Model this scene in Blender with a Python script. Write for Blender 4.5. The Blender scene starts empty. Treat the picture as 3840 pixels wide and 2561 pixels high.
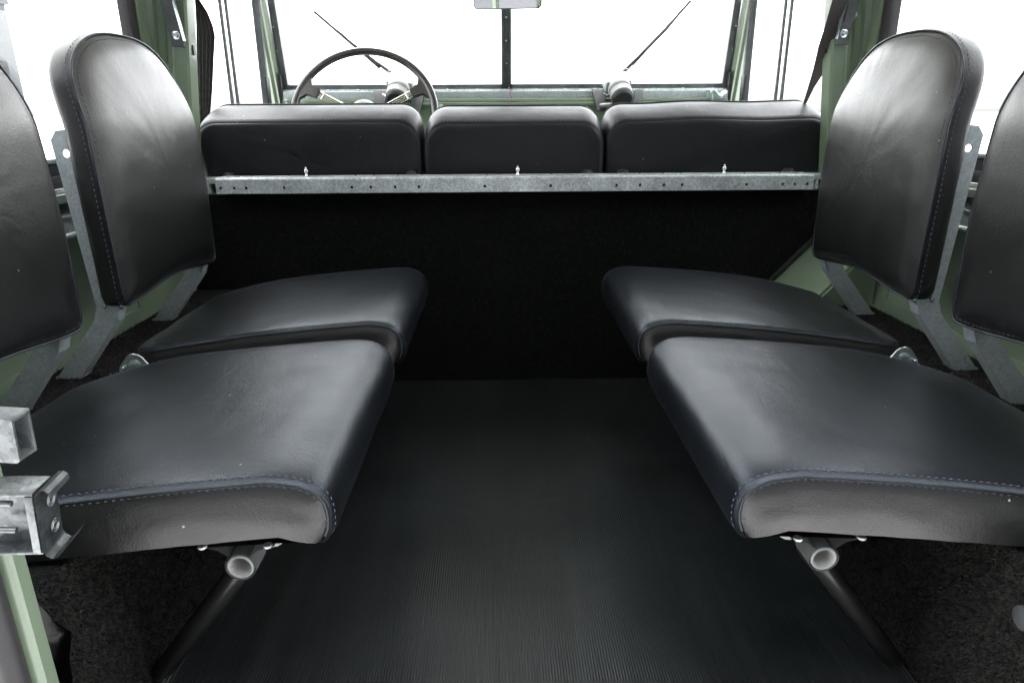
import bpy, bmesh, math, random
from mathutils import Vector, Matrix, noise
from math import sin, cos, pi, radians, sqrt
random.seed(4)
S = bpy.context.scene
C = S.collection
# ------------------------------------------------------------------ camera
def rx(a): return Matrix.Rotation(a, 4, 'X')
def rz(a): return Matrix.Rotation(a, 4, 'Z')
cd = bpy.data.cameras.new('camera'); cam = bpy.data.objects.new('camera', cd); C.objects.link(cam)
cd.sensor_width = 36; cd.lens = 23.995; cd.clip_start = 0.02; cd.clip_end = 8000
cam.matrix_world = Matrix.Translation((-.041, -1.57, .62)) @ rz(radians(-1.28)) @ rx(pi/2-radians(18.4)) @ rz(radians(-.3))
S.camera = cam
# ------------------------------------------------------------------ sky, sun, exposure
SUN_EL, SUN_AZ = radians(68), radians(350)
W = bpy.data.worlds.new('World'); S.world = W; W.use_nodes = True
n = W.node_tree.nodes; l = W.node_tree.links; n.clear()
sky = n.new('ShaderNodeTexSky'); sky.sky_type = 'NISHITA'; sky.sun_disc = False
sky.sun_elevation = SUN_EL; sky.sun_rotation = SUN_AZ; sky.air_density = 1.0; sky.dust_density = 4.0; sky.ozone_density = 1.0
hs = n.new('ShaderNodeHueSaturation'); hs.inputs['Saturation'].default_value = .14
bg = n.new('ShaderNodeBackground'); bg.inputs['Strength'].default_value = .15
wo = n.new('ShaderNodeOutputWorld')
l.new(sky.outputs[0], hs.inputs['Color']); l.new(hs.outputs[0], bg.inputs['Color']); l.new(bg.outputs[0], wo.inputs[0])
sd = bpy.data.lights.new('sun', 'SUN'); sd.energy = .5; sd.angle = radians(30); sd.color = (1, .97, .93)
sun = bpy.data.objects.new('sun', sd); C.objects.link(sun)
# light travels from azimuth SUN_AZ (clockwise from +Y) down
sv = Vector((sin(SUN_AZ)*cos(SUN_EL), cos(SUN_AZ)*cos(SUN_EL), sin(SUN_EL)))
sun.rotation_euler = sv.to_track_quat('Z', 'Y').to_euler()
S.view_settings.view_transform = 'Standard'; S.view_settings.look = 'None'
S.view_settings.exposure = 3.4; S.view_settings.gamma = 1
S.render.engine = 'CYCLES'
S.cycles.use_denoising = True
S.cycles.max_bounces = 10; S.cycles.transparent_max_bounces = 16; S.cycles.sample_clamp_indirect = 6
# ------------------------------------------------------------------ materials
def mat(name, col=(.5,.5,.5), rough=.5, metal=0, spec=.5, coat=0, sheen=0):
    m = bpy.data.materials.new(name); m.use_nodes = True
    b = m.node_tree.nodes['Principled BSDF']
    b.inputs['Base Color'].default_value = (*col, 1); b.inputs['Roughness'].default_value = rough
    b.inputs['Metallic'].default_value = metal; b.inputs['Specular IOR Level'].default_value = spec
    b.inputs['Coat Weight'].default_value = coat; b.inputs['Coat Roughness'].default_value = .22
    b.inputs['Sheen Weight'].default_value = sheen; b.inputs['Sheen Roughness'].default_value = .4
    return m
class NT:
    def __init__(s, m):
        s.m = m; s.t = m.node_tree; s.b = s.t.nodes['Principled BSDF']
        tc = s.t.nodes.new('ShaderNodeTexCoord'); oi = s.t.nodes.new('ShaderNodeObjectInfo')
        mu = s.t.nodes.new('ShaderNodeVectorMath'); mu.operation = 'MULTIPLY_ADD'
        s.t.links.new(oi.outputs['Random'], mu.inputs[0]); mu.inputs[1].default_value = (7, 11, 5)
        s.t.links.new(tc.outputs['Object'], mu.inputs[2]); s.co = mu.outputs[0]
    def ln(s, a, b): s.t.links.new(a, b)
    def noise(s, scale, detail=3, rough=.55, vec=None, dist=0):
        x = s.t.nodes.new('ShaderNodeTexNoise'); x.inputs['Scale'].default_value = scale; x.inputs['Detail'].default_value = detail
        x.inputs['Roughness'].default_value = rough; x.inputs['Distortion'].default_value = dist; s.ln(vec or s.co, x.inputs['Vector']); return x.outputs['Fac']
    def noisecol(s, scale, detail=2):
        x = s.t.nodes.new('ShaderNodeTexNoise'); x.inputs['Scale'].default_value = scale; x.inputs['Detail'].default_value = detail
        s.ln(s.co, x.inputs['Vector']); return x.outputs['Color']
    def vor(s, scale, feature='F1', out='Distance', vec=None, rnd=1):
        x = s.t.nodes.new('ShaderNodeTexVoronoi'); x.feature = feature; x.inputs['Scale'].default_value = scale
        x.inputs['Randomness'].default_value = rnd; s.ln(vec or s.co, x.inputs['Vector']); return x.outputs[out]
    def ramp(s, v, a, b, c0=(0,0,0), c1=(1,1,1)):
        x = s.t.nodes.new('ShaderNodeValToRGB'); e = x.color_ramp.elements
        e[0].position = a; e[1].position = b; e[0].color = (*c0, 1); e[1].color = (*c1, 1); s.ln(v, x.inputs[0]); return x.outputs[0]
    def math(s, op, a, b=None, c=None):
        x = s.t.nodes.new('ShaderNodeMath'); x.operation = op
        for i, v in enumerate((a, b, c)):
            if v is None: continue
            if isinstance(v, (int, float)): x.inputs[i].default_value = v
            else: s.ln(v, x.inputs[i])
        return x.outputs[0]
    def mix(s, f, a, b):
        x = s.t.nodes.new('ShaderNodeMix'); x.data_type = 'RGBA'
        for i, v in ((0, f), (6, a), (7, b)):
            if isinstance(v, (int, float)): x.inputs[i].default_value = v
            elif isinstance(v, tuple): x.inputs[i].default_value = (*v, 1)
            else: s.ln(v, x.inputs[i])
        return x.outputs[2]
    def vadd(s, a, b, k):
        x = s.t.nodes.new('ShaderNodeVectorMath'); x.operation = 'MULTIPLY_ADD'
        s.ln(b, x.inputs[0]); x.inputs[1].default_value = (k, k, k); s.ln(a, x.inputs[2]); return x.outputs[0]
    def bump(s, h, dist, strength=1, prev=None):
        x = s.t.nodes.new('ShaderNodeBump'); x.inputs['Distance'].default_value = dist; x.inputs['Strength'].default_value = strength
        s.ln(h, x.inputs['Height'])
        if prev is not None: s.ln(prev, x.inputs['Normal'])
        return x.outputs[0]
    def col(s, v): s.ln(v, s.b.inputs['Base Color'])
    def rough(s, v): s.ln(v, s.b.inputs['Roughness'])
    def nrm(s, v): s.ln(v, s.b.inputs['Normal'])
M = {}
def vinyl(name, base, crease, fk=.35, r0=.29, tint=(1, 1, 1), spec=.7):
    m = mat(name, base, .36, spec=spec); t = NT(m)
    wv = t.vadd(t.co, t.noisecol(16, 4), .09)
    cr = t.vor(11, 'DISTANCE_TO_EDGE', 'Distance', wv)
    cr = t.ramp(cr, 0, .045)
    mask = t.ramp(t.noise(7, 2), .42, .68)
    crm = t.math('MAXIMUM', cr, t.math('SUBTRACT', 1, mask))
    st = t.t.nodes.new('ShaderNodeMapping'); st.inputs['Scale'].default_value = (30, 9, 14); st.inputs['Rotation'].default_value = (.6, .3, .5)
    t.ln(t.co, st.inputs[0])
    fold = t.noise(1.2, 5, .6, st.outputs[0], .6)
    n1 = t.bump(t.vor(750), .00022, .7)
    n2 = t.bump(t.noise(230, 3, .6), .0003, .6, n1)
    n3 = t.bump(crm, .0006, crease, n2)
    n4 = t.bump(fold, .0016, fk, n3)
    n5 = t.bump(t.noise(9, 2), .004, fk, n4)
    t.nrm(n5)
    dust = t.ramp(t.noise(5, 5, .65), .42, .75)
    lint = t.math('LESS_THAN', t.vor(42), .055)
    keep = t.math('GREATER_THAN', t.noise(13, 1), .56)
    sp = t.math('MULTIPLY', lint, keep)
    c = t.mix(dust, base, tuple(x*1.9+.0012 for x in base))
    c = t.mix(t.math('SUBTRACT', 1, crm), c, tuple(x*.5 for x in base))
    t.col(t.mix(sp, c, (.3, .3, .3)))
    t.rough(t.math('ADD', t.math('MULTIPLY', t.noise(22, 5, .65), .14), r0))
    t.b.inputs['Specular Tint'].default_value = (*tint, 1)
    return m
M['vinyl'] = vinyl('black_vinyl', (.0032, .0038, .0052), .12, tint=(.78, .88, 1))
M['vinyl_back'] = vinyl('black_vinyl_back', (.0038, .0038, .0039), .18, fk=.1, r0=.28, spec=1.0, tint=(1, .985, .96))
m = mat('thread', (.09, .105, .16), .55); M['thread'] = m
m = mat('thread_dark', (.05, .05, .065), .6); M['thread_dark'] = m
M['vinyl_end'] = vinyl('black_vinyl_end', (.0032, .0033, .0036), .12, fk=.3, spec=.8, tint=(1, .98, .97))
M['vinyl_front'] = vinyl('black_vinyl_front', (.0030, .0033, .0040), .15, fk=.5, r0=.36, spec=.38, tint=(.92, .95, 1))
M['under'] = mat('plywood_base_black', (.008, .008, .008), .8)
def galv(name, base, rough, scale=320, rust=.0, metal=.85, con=1):
    m = mat(name, base, rough, metal); t = NT(m)
    v = t.vor(scale, 'F1', 'Color', t.vadd(t.co, t.noisecol(60, 3), .01))
    sep = t.t.nodes.new('ShaderNodeSeparateColor'); t.ln(v, sep.inputs[0])
    g = t.math('ADD', t.math('MULTIPLY', sep.outputs[0], .25), t.math('ADD', t.math('MULTIPLY', t.noise(24, 6, .65), .45), t.math('MULTIPLY', t.noise(6, 4, .7), .35)))
    lo = tuple(x*(1-.4*con) for x in base); hi = tuple(min(1, x*(1+.3*con)) for x in base)
    c = t.ramp(g, .36, .72, lo, hi)
    if rust:
        c = t.mix(t.ramp(t.noise(38, 4, .6), .68, .76), c, (.09, .055, .035))
    t.col(c)
    t.rough(t.math('ADD', t.math('MULTIPLY', sep.outputs[1], .14), rough-.05))
    t.nrm(t.bump(t.noise(300, 4, .6), .00012, .4, t.bump(t.noise(30, 3), .0008, .4)))
    return m
M['galv'] = galv('galvanised_steel', (.58, .62, .63), .45, metal=.5)
M['galv_dull'] = galv('weathered_galvanised_steel', (.42, .46, .475), .5, rust=1, metal=.4, con=.55)
M['galv_rough'] = galv('rough_galvanised_casting', (.24, .255, .262), .35, 260, metal=.8)
M['zinc'] = mat('bright_zinc', (.50, .57, .57), .24, .7)
t = NT(M['zinc']); t.nrm(t.bump(t.noise(120, 3), .0004, .5)); t.rough(t.math('ADD', t.math('MULTIPLY', t.noise(60, 3), .2), .12))
M['chrome'] = mat('chrome', (.8, .8, .8), .08, 1)
M['steel_grey'] = mat('grey_painted_metal', (.17, .18, .19), .42, .3)
t = NT(M['steel_grey']); t.col(t.ramp(t.noise(30, 5, .6), .3, .7, (.055, .06, .063), (.105, .112, .116))); t.nrm(t.bump(t.noise(200, 3), .0003, .3))
def paint(name, col):
    m = mat(name, col, .32, spec=.5, coat=.6); m.node_tree.nodes['Principled BSDF'].inputs['Coat Roughness'].default_value = .09; t = NT(m)
    t.col(t.ramp(t.noise(8, 5, .6), .3, .75, tuple(x*.94 for x in col), tuple(x*1.05 for x in col)))
    return m
M['green'] = paint('sage_green_paint', (.195, .254, .176))
M['green_deep'] = paint('sage_green_paint_inner', (.165, .222, .146))
M['white'] = paint('off_white_roof_paint', (.72, .72, .70))
M['rubber'] = mat('black_rubber', (.014, .014, .015), .5)
M['seal'] = mat('door_seal_rubber', (.028, .026, .028), .55)
M['plastic'] = mat('black_plastic', (.018, .018, .022), .5)
t = NT(M['plastic']); t.nrm(t.bump(t.noise(400, 2), .0003, .5))
M['wheelrim'] = mat('dark_brown_bakelite', (.022, .019, .018), .18, coat=.5)
M['spoke'] = mat('polished_spoke', (.62, .58, .52), .2, 1)
M['hub'] = mat('grey_hub', (.26, .27, .265), .4)
m = mat('rubber_mat', (.012, .0145, .0145), .42, spec=.65); t = NT(m)
lint = t.math('MULTIPLY', t.math('LESS_THAN', t.vor(26), .028), t.math('GREATER_THAN', t.noise(7, 1), .5))
mp0 = t.t.nodes.new('ShaderNodeMapping'); mp0.inputs['Scale'].default_value = (55, 1.0, 1); t.ln(t.co, mp0.inputs[0])
c = t.ramp(t.math('ADD', t.math('MULTIPLY', t.noise(4, 6, .65), .6), t.math('MULTIPLY', t.noise(1, 5, .7, mp0.outputs[0]), .4)), .3, .7, (.008, .0095, .0096), (.036, .041, .042))
t.col(t.mix(lint, c, (.12, .12, .11)))
mp = t.t.nodes.new('ShaderNodeMapping'); mp.inputs['Scale'].default_value = (40, 1.2, 1); t.ln(t.co, mp.inputs[0])
t.rough(t.math('ADD', t.math('MULTIPLY', t.noise(1, 4, .6, mp.outputs[0]), .10), .36))
t.nrm(t.bump(t.noise(5, 3), .006, .5)); M['mat'] = m
m = mat('black_loop_carpet', (.012, .012, .011), 1, spec=.1, sheen=.05); t = NT(m)
f = t.noise(420, 3, .7); f2 = t.noise(110, 4, .7)
c = t.mix(t.ramp(t.math('MULTIPLY', f, f2), .22, .42), (.004, .0044, .004), (.019, .020, .018))
lint = t.math('MULTIPLY', t.math('LESS_THAN', t.vor(60), .03), t.math('GREATER_THAN', t.noise(17, 1), .56))
t.col(t.mix(lint, c, (.1, .1, .09)))
t.nrm(t.bump(f, .003, 1, t.bump(f2, .006, 1))); M['carpet'] = m
m = mat('tuft_fibre', (.022, .021, .019), .9, spec=.15, sheen=.1); t = NT(m)
t.col(t.ramp(t.noise(160, 3, .7), .35, .65, (.006, .006, .0055), (.036, .034, .031))); M['tuft'] = m
m = mat('concrete', (.33, .33, .32), .9); t = NT(m)
t.col(t.ramp(t.noise(.8, 8, .6), .3, .7, (.43, .43, .43), (.49, .49, .49))); M['concrete'] = m
m = mat('metal_cladding', (.03, .036, .042), .5); t = NT(m)
t.col(t.ramp(t.noise(1.5, 4), .3, .7, (.028, .034, .04), (.036, .042, .048))); M['cladding'] = m
M['pale_wall'] = mat('pale_render', (.085, .09, .095), .8)
M['belt_light'] = mat('grey_belt_webbing', (.10, .09, .088), .6, sheen=.4)
m = mat('belt_webbing', (.035, .031, .032), .65, sheen=.3); t = NT(m)
wv = t.t.nodes.new('ShaderNodeTexWave'); wv.bands_direction = 'X'; wv.inputs['Scale'].default_value = 90; wv.inputs['Distortion'].default_value = 1.2
t.ln(t.co, wv.inputs[0]); t.nrm(t.bump(wv.outputs['Fac'], .001, .8)); M['belt'] = m
M['purple'] = mat('purple_wire', (.22, .05, .2), .4)
M['teal'] = mat('teal_wire', (.02, .3, .28), .4)
M['clear'] = mat('clear_tube', (.6, .6, .6), .25)
M['inner_tube'] = mat('tube_bore', (.42, .41, .40), .6, 0)
M['black_metal'] = mat('black_painted_tube', (.012, .012, .012), .3, coat=.15)
M['mirror'] = mat('mirror_glass', (.9, .9, .9), .01, 1)
g = bpy.data.materials.new('window_glass'); g.use_nodes = True; gt = g.node_tree; gt.nodes.clear()
o = gt.nodes.new('ShaderNodeOutputMaterial'); mx = gt.nodes.new('ShaderNodeMixShader'); lw = gt.nodes.new('ShaderNodeLayerWeight'); lw.inputs[0].default_value = .5; pw = gt.nodes.new('ShaderNodeMath'); pw.operation = 'POWER'; pw.inputs[1].default_value = 5; fr = gt.nodes.new('ShaderNodeMath'); fr.operation = 'MULTIPLY_ADD'; fr.inputs[1].default_value = .9; fr.inputs[2].default_value = .04; gt.links.new(lw.outputs['Facing'], pw.inputs[0]); gt.links.new(pw.outputs[0], fr.inputs[0])
tr = gt.nodes.new('ShaderNodeBsdfTransparent'); tr.inputs[0].default_value = (.95, .96, .955, 1); gl = gt.nodes.new('ShaderNodeBsdfGlossy'); gl.inputs['Roughness'].default_value = .01
gt.links.new(fr.outputs[0], mx.inputs[0]); gt.links.new(tr.outputs[0], mx.inputs[1]); gt.links.new(gl.outputs[0], mx.inputs[2]); gt.links.new(mx.outputs[0], o.inputs[0])
M['glass'] = g
# ------------------------------------------------------------------ mesh helpers
def link(name, bm, m, parent=None, smooth=True, angle=40):
    me = bpy.data.meshes.new(name); bmesh.ops.recalc_face_normals(bm, faces=bm.faces); bm.to_mesh(me); bm.free()
    ob = bpy.data.objects.new(name, me); C.objects.link(ob)
    me.materials.append(M[m] if isinstance(m, str) else m)
    if smooth:
        me.shade_smooth()
        me.set_sharp_from_angle(angle=radians(angle))
    if parent: ob.parent = parent
    return ob
def thing(name, label, cat, group=None, loc=(0,0,0)):
    o = bpy.data.objects.new(name, None); C.objects.link(o); o.location = loc; o.empty_display_size = .05
    o['label'] = label; o['category'] = cat
    if group: o['group'] = group
    return o
def tag(o, label, cat, group=None):
    o['label'] = label; o['category'] = cat
    if group: o['group'] = group
    return o
def copy_tree(o, parent=None):
    c = o.copy(); C.objects.link(c); c.parent = parent
    for ch in list(o.children): copy_tree(ch, c)
    return c
def box(bm, x0, x1, y0, y1, z0, z1, bev=0, mtx=None):
    vs = [bm.verts.new(Vector((x, y, z))) for x in (x0, x1) for y in (y0, y1) for z in (z0, z1)]
    fs = [bm.faces.new([vs[i] for i in q]) for q in ((0,1,3,2),(4,6,7,5),(0,4,5,1),(2,3,7,6),(0,2,6,4),(1,5,7,3))]
    if bev:
        es = list({e for f in fs for e in f.edges})
        r = bmesh.ops.bevel(bm, geom=es, offset=bev, segments=2, affect='EDGES', profile=.6)
        vs = list({v for f in r['faces'] for v in f.verts} | {v for v in vs if v.is_valid})
    if mtx is not None:
        bmesh.ops.transform(bm, matrix=mtx, verts=[v for v in vs if v.is_valid])
def nbox(*a, **k): bm = bmesh.new(); box(bm, *a, **k); return bm
def tube(bm, pts, r, seg=12, cap=True, closed=False):
    pts = [Vector(p) for p in pts]; rings = []; n = len(pts); up = None
    for i, p in enumerate(pts):
        if closed: d = pts[(i+1) % n]-pts[i-1]
        else: d = pts[min(i+1, n-1)]-pts[max(i-1, 0)]
        d.normalize()
        if up is None:
            up = Vector((0,0,1)) if abs(d.z) < .9 else Vector((0,1,0))
        a = d.cross(up).normalized(); b = d.cross(a).normalized(); up = -b if False else up
        rr = r[i] if isinstance(r, (list, tuple)) else r
        rings.append([bm.verts.new(p+(a*cos(2*pi*k/seg)+b*sin(2*pi*k/seg))*rr) for k in range(seg)])
    for i in range(n if closed else n-1):
        A, B = rings[i], rings[(i+1) % n]
        for k in range(seg): bm.faces.new((A[k], A[(k+1) % seg], B[(k+1) % seg], B[k]))
    if cap and not closed: bm.faces.new(rings[0]); bm.faces.new(rings[-1][::-1])
def ntube(*a, **k): bm = bmesh.new(); tube(bm, *a, **k); return bm
def prism(bm, poly, axis, a, b, bev=0):
    """polygon in the plane normal to axis, extruded from a to b"""
    def P(u, v, w): return {'X': (w, u, v), 'Y': (u, w, v), 'Z': (u, v, w)}[axis]
    A = [bm.verts.new(P(u, v, a)) for u, v in poly]; B = [bm.verts.new(P(u, v, b)) for u, v in poly]; n = len(poly)
    fs = [bm.faces.new(A), bm.faces.new(B[::-1])]
    for i in range(n): fs.append(bm.faces.new((A[i], B[i], B[(i+1) % n], A[(i+1) % n])))
    if bev: bmesh.ops.bevel(bm, geom=list({e for f in fs for e in f.edges}), offset=bev, segments=1, affect='EDGES')
def nprism(*a, **k): bm = bmesh.new(); prism(bm, *a, **k); return bm
def lathe(bm, prof, o=(0,0,0), axis='Z', seg=16):
    rings = []
    for r, h in prof:
        ring = []
        for k in range(seg):
            a = 2*pi*k/seg; u, v = r*cos(a), r*sin(a)
            p = {'Z': (u, v, h), 'Y': (u, h, v), 'X': (h, u, v)}[axis]
            ring.append(bm.verts.new(Vector(p)+Vector(o)))
        rings.append(ring)
    for A, B in zip(rings, rings[1:]):
        for k in range(seg): bm.faces.new((A[k], A[(k+1) % seg], B[(k+1) % seg], B[k]))
    bm.faces.new(rings[0]); bm.faces.new(rings[-1][::-1])
def nlathe(*a, **k): bm = bmesh.new(); lathe(bm, *a, **k); return bm
def grid(rows, bm=None, closed=False):
    bm = bm or bmesh.new(); R = [[bm.verts.new(p) for p in r] for r in rows]
    for A, B in zip(R, R[1:]):
        n = len(A)
        for k in range(n if closed else n-1):
            bm.faces.new((A[k], A[(k+1) % n], B[(k+1) % n], B[k]))
    return bm, R
def holed_strip(length, h, holes, r, th, y0=0, seg=10):
    """strip in XZ (x 0..length, z 0..h) with round through holes [(x,z)], thickness th in +Y"""
    bm = bmesh.new()
    xs = [0]; cells = []
    for (hx, hz) in sorted(holes):
        cells.append((xs[-1], hx-2.2*r, None)); cells.append((hx-2.2*r, hx+2.2*r, (hx, hz))); xs.append(hx+2.2*r)
    cells.append((xs[-1], length, None))
    for a, b, hole in cells:
        if hole is None:
            vs = [bm.verts.new((x, y0, z)) for x, z in ((a,0),(b,0),(b,h),(a,h))]; bm.faces.new(vs)
        else:
            hx, hz = hole; outer = []; inner = []
            for k in range(16):
                an = 2*pi*k/16+pi/4; c, s = cos(an), sin(an)
                sx = min((b-hx)/abs(c) if abs(c) > 1e-6 else 9, ((h-hz) if s > 0 else hz)/abs(s) if abs(s) > 1e-6 else 9)
                outer.append((hx+c*sx, hz+s*sx)); inner.append((hx+c*r, hz+s*r))
            for cx_, cz_ in ((a,0),(b,0),(b,h),(a,h)):
                k = min(range(16), key=lambda q: (outer[q][0]-cx_)**2+(outer[q][1]-cz_)**2); outer[k] = (cx_, cz_)
            O = [bm.verts.new((x, y0, z)) for x, z in outer]; I = [bm.verts.new((x, y0, z)) for x, z in inner]
            J = [bm.verts.new((x, y0+th, z)) for x, z in inner]
            for k in range(16):
                q = (k+1) % 16
                bm.faces.new((O[k], O[q], I[q], I[k])); bm.faces.new((I[k], I[q], J[q], J[k]))
    return bm
# ------------------------------------------------------------------ setting outside
gz = -.72
o = link('ground', nbox(-3000, 3000, -3000, 3000, gz-.3, gz), 'concrete', smooth=False); o['kind'] = 'structure'
wb = thing('light_block_wall', 'plain grey wall and overhang added unseen behind the vehicle to cut rear light', 'wall')  # added out of view to darken the light entering the open rear
link('wall', nbox(-7, 7, -3.9, -3.7, gz, 2.9), 'pale_wall', wb, False)
link('light_block_overhang', nbox(-7, 7, -3.7, -2.7, 2.8, 2.9), 'pale_wall', wb, False)  # added overhang, blocks more of the sky light from behind
b = thing('neighbouring_building', 'dark clad building seen through the side window at the far left edge', 'building', loc=(0,0,0))
bm = nbox(-14.5, -11.9, 12, 17.0, gz, 3.2); link('wall', bm, 'cladding', b, False)
bm = nbox(-14.6, -11.85, 11.9, 17.1, 3.2, 6.5); link('upper_wall', bm, 'pale_wall', b, False)
for k in range(4):
    link('window', nbox(-11.9, -11.84, 12.4+k*1.15, 13.2+k*1.15, .8, 1.9), 'glass', b, False)
# ------------------------------------------------------------------ vehicle body
V = thing('vehicle_body', 'sage green vehicle body tub with windows and windscreen enclosing the black seats', 'vehicle body')
link('floor_pan', nbox(-.445, .445, -1.13, 0, -.03, -.004), 'green', V, False)
link('front_floor', nbox(-.76, .76, .03, .95, -.05, -.02), 'green_deep', V, False)
link('bulkhead', nbox(-.745, .745, 0, .02, -.03, .455), 'green_deep', V, False)
for s in (-1, 1):
    X = lambda a, b: (min(s*a, s*b), max(s*a, s*b))
    link('wheel_box', nbox(*X(.445, .745), -1.13, -.0, -.03, .228), 'green', V, False)
    # inner side panel with a stepped foot and a pressed joint
    bm = bmesh.new(); box(bm, *X(.75, .765), -1.12, -.252, .225, .436); box(bm, *X(.75, .765), -.246, .0, .225, .436)
    box(bm, *X(.744, .750), -1.12, -.252, .225, .262, bev=.002); box(bm, *X(.752, .764), -.253, -.245, .225, .43)
    link('side_panel', bm, 'green', V, angle=30)
    # sloping gusset panel at the front of the wheel box
    if s > 0:
     bm = bmesh.new(); prism(bm, [(s*.60, .229), (s*.7435, .381), (s*.7435, .229)], 'Y', -.2, -.002, bev=.003); link('gusset', bm, 'green', V)
    if s > 0:
     bm = bmesh.new(); prism(bm, [(s*.612, .229), (s*.7445, .369), (s*.7445, .229)], 'Y', -.206, -.2); link('gusset_flange', bm, 'green_deep', V)
    # galvanised capping channel
    bm = bmesh.new(); box(bm, *X(.735, .775), -1.12, 0, .463, .467, bev=.001); box(bm, *X(.742, .746), -1.12, 0, .438, .462); box(bm, *X(.730, .746), -1.12, 0, .433, .437, bev=.001)
    link('capping', bm, 'galv', V)
    link('sill_gap', nbox(*X(.76, .775), -1.12, 0, .467, .486), 'rubber', V, False)
    bm = bmesh.new(); prism(bm, [(s*.742, .486), (s*.742, .50), (s*.75, .506), (s*.775, .506), (s*.775, .486)], 'Y', -1.12, 0, bev=.001)
    link('roof_side_flange', bm, 'green', V)
    bm = bmesh.new(); box(bm, *X(.752, .77), -1.12, -.05, .508, .528, bev=.002); box(bm, *X(.757, .772), -1.12, -.05, .528, .548, bev=.002)
    link('window_channel', bm, 'steel_grey', V)
    link('window_sill', nbox(*X(.748, .775), -1.05, -.06, .548, .556, bev=.002), 'galv', V)
    fr_ = link('window_frame', nbox(*X(.755, .776), -.082, -.048, .556, 1.06, bev=.004), 'seal', V)
    bm = bmesh.new(); box(bm, *X(.752, .772), -1.10, -1.05, .556, 1.06); box(bm, *X(.752, .772), -1.10, -.02, 1.06, 1.25); link('upper_side', bm, 'green', V)
    link('pane', nbox(*X(.760, .764), -1.05, -.062, .553, 1.062), 'glass', V, False)
    # B pillar: pressed hat section extruded upwards, leaning in a little
    prof = [(-.80, -.03), (-.772, -.04), (-.766, -.012), (-.748, -.006), (-.744, -.012), (-.740, -.004), (-.728, -.004), (-.725, -.010), (-.722, -.004), (-.714, -.004), (-.711, -.010), (-.708, -.004), (-.685, -.004), (-.680, .0), (-.6775, .024), (-.6775, .032), (-.80, .032)]
    rows = []
    for z in (.30, .506, .62, .764, .86, 1.0, 1.2):
        d = .10*(z-.764) if z < .87 else .0106+.02*(z-.87)
        rows.append([Vector((-s*(x+(d if x > -.76 else 0)), y, z)) for x, y in prof])
    bm, R_ = grid(rows, closed=True); bm.faces.new(R_[0]); bm.faces.new(R_[-1])
    p = link('door_pillar', bm, 'green_deep', V, angle=25)
    for (bx, bz) in ((.716, .815), (.727, .665)) if s == 1 else ():
        link('bolt', nlathe([(.009, 0), (.009, -.002), (.006, -.003), (.006, -.007), (.004, -.008)], (bx, -.008, bz), 'Y', 6), 'zinc', p, angle=20)
    for hz in (.752,):
        link('slot_hole', nbox(*X(.677, .6795), .012, .020, hz-.010, hz+.010), 'rubber', p, False)
    # pale pillar return beside the window seal
    link('pillar_return', nbox(*X(.7515, .762), -.048, -.012, .506, 1.1, bev=.002), 'green', V)
    # front door window frame
    d = thing('door', '', 'door'); d.parent = V; del d['label']; del d['category']
    link('door_skin', nbox(*X(.765, .80), .06, .86, -.02, .60, bev=.006), 'green', d)
    bm = bmesh.new(); box(bm, *X(.77, .785), .085, .86, .60, .616); link('waist_channel', bm, 'steel_grey', d)
    for y in (.462, .505): link('sliding_channel', nbox(*X(.768, .776), y, y+.007, .6, 1.13), 'steel_grey', d, False)
    link('window_edge', nbox(*X(.768, .79), .785, .797, .6, 1.13), 'steel_grey', d, False)
    link('window_catch', nbox(*X(.760, .768), .755, .785, .655, .735, bev=.002), 'rubber', d)
    link('pane', nbox(*X(.780, .783), .085, .785, .616, 1.13), 'glass', d, False)
    # rear door post
    PX = .4055 if s < 0 else .478
    bm = bmesh.new(); prism(bm, [(s*(PX+.001), -1.1135), (s*PX, -1.129), (s*(PX+.005), -1.1315), (s*.49, -1.1315), (s*.49, -1.1135)], 'Z', -.03, 1.22 if s == 1 else .405, bev=.0015)
    p = link('rear_post', bm, 'green', V, angle=25)
    if s == -1:
        link('upper_rear_post', nprism([(-.47, -1.105), (-.52, -1.105), (-.52, -1.075), (-.47, -1.075)], 'Z', .46, 1.22), 'green', V)
    pts = [(s*(PX+.0150), -1.139, -.03+k*.04) for k in range(12)]
    link('door_seal', ntube(pts, .0098, 14), 'seal', p)
    link('rear_panel', nbox(*X(.438 if s < 0 else .50, .78), -1.135, -1.13, -.1, .44), 'green', V, False)
# roof and front
link('roof', nbox(-.78, .78, -1.13, .88, 1.25, 1.27), 'white', V, False)
link('header_rail', nbox(-.72, .72, .70, .74, 1.16, 1.25), 'green', V, False)
link('rear_header', nbox(-.78, .78, -1.13, -1.09, 1.2, 1.25), 'green', V, False)
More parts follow.
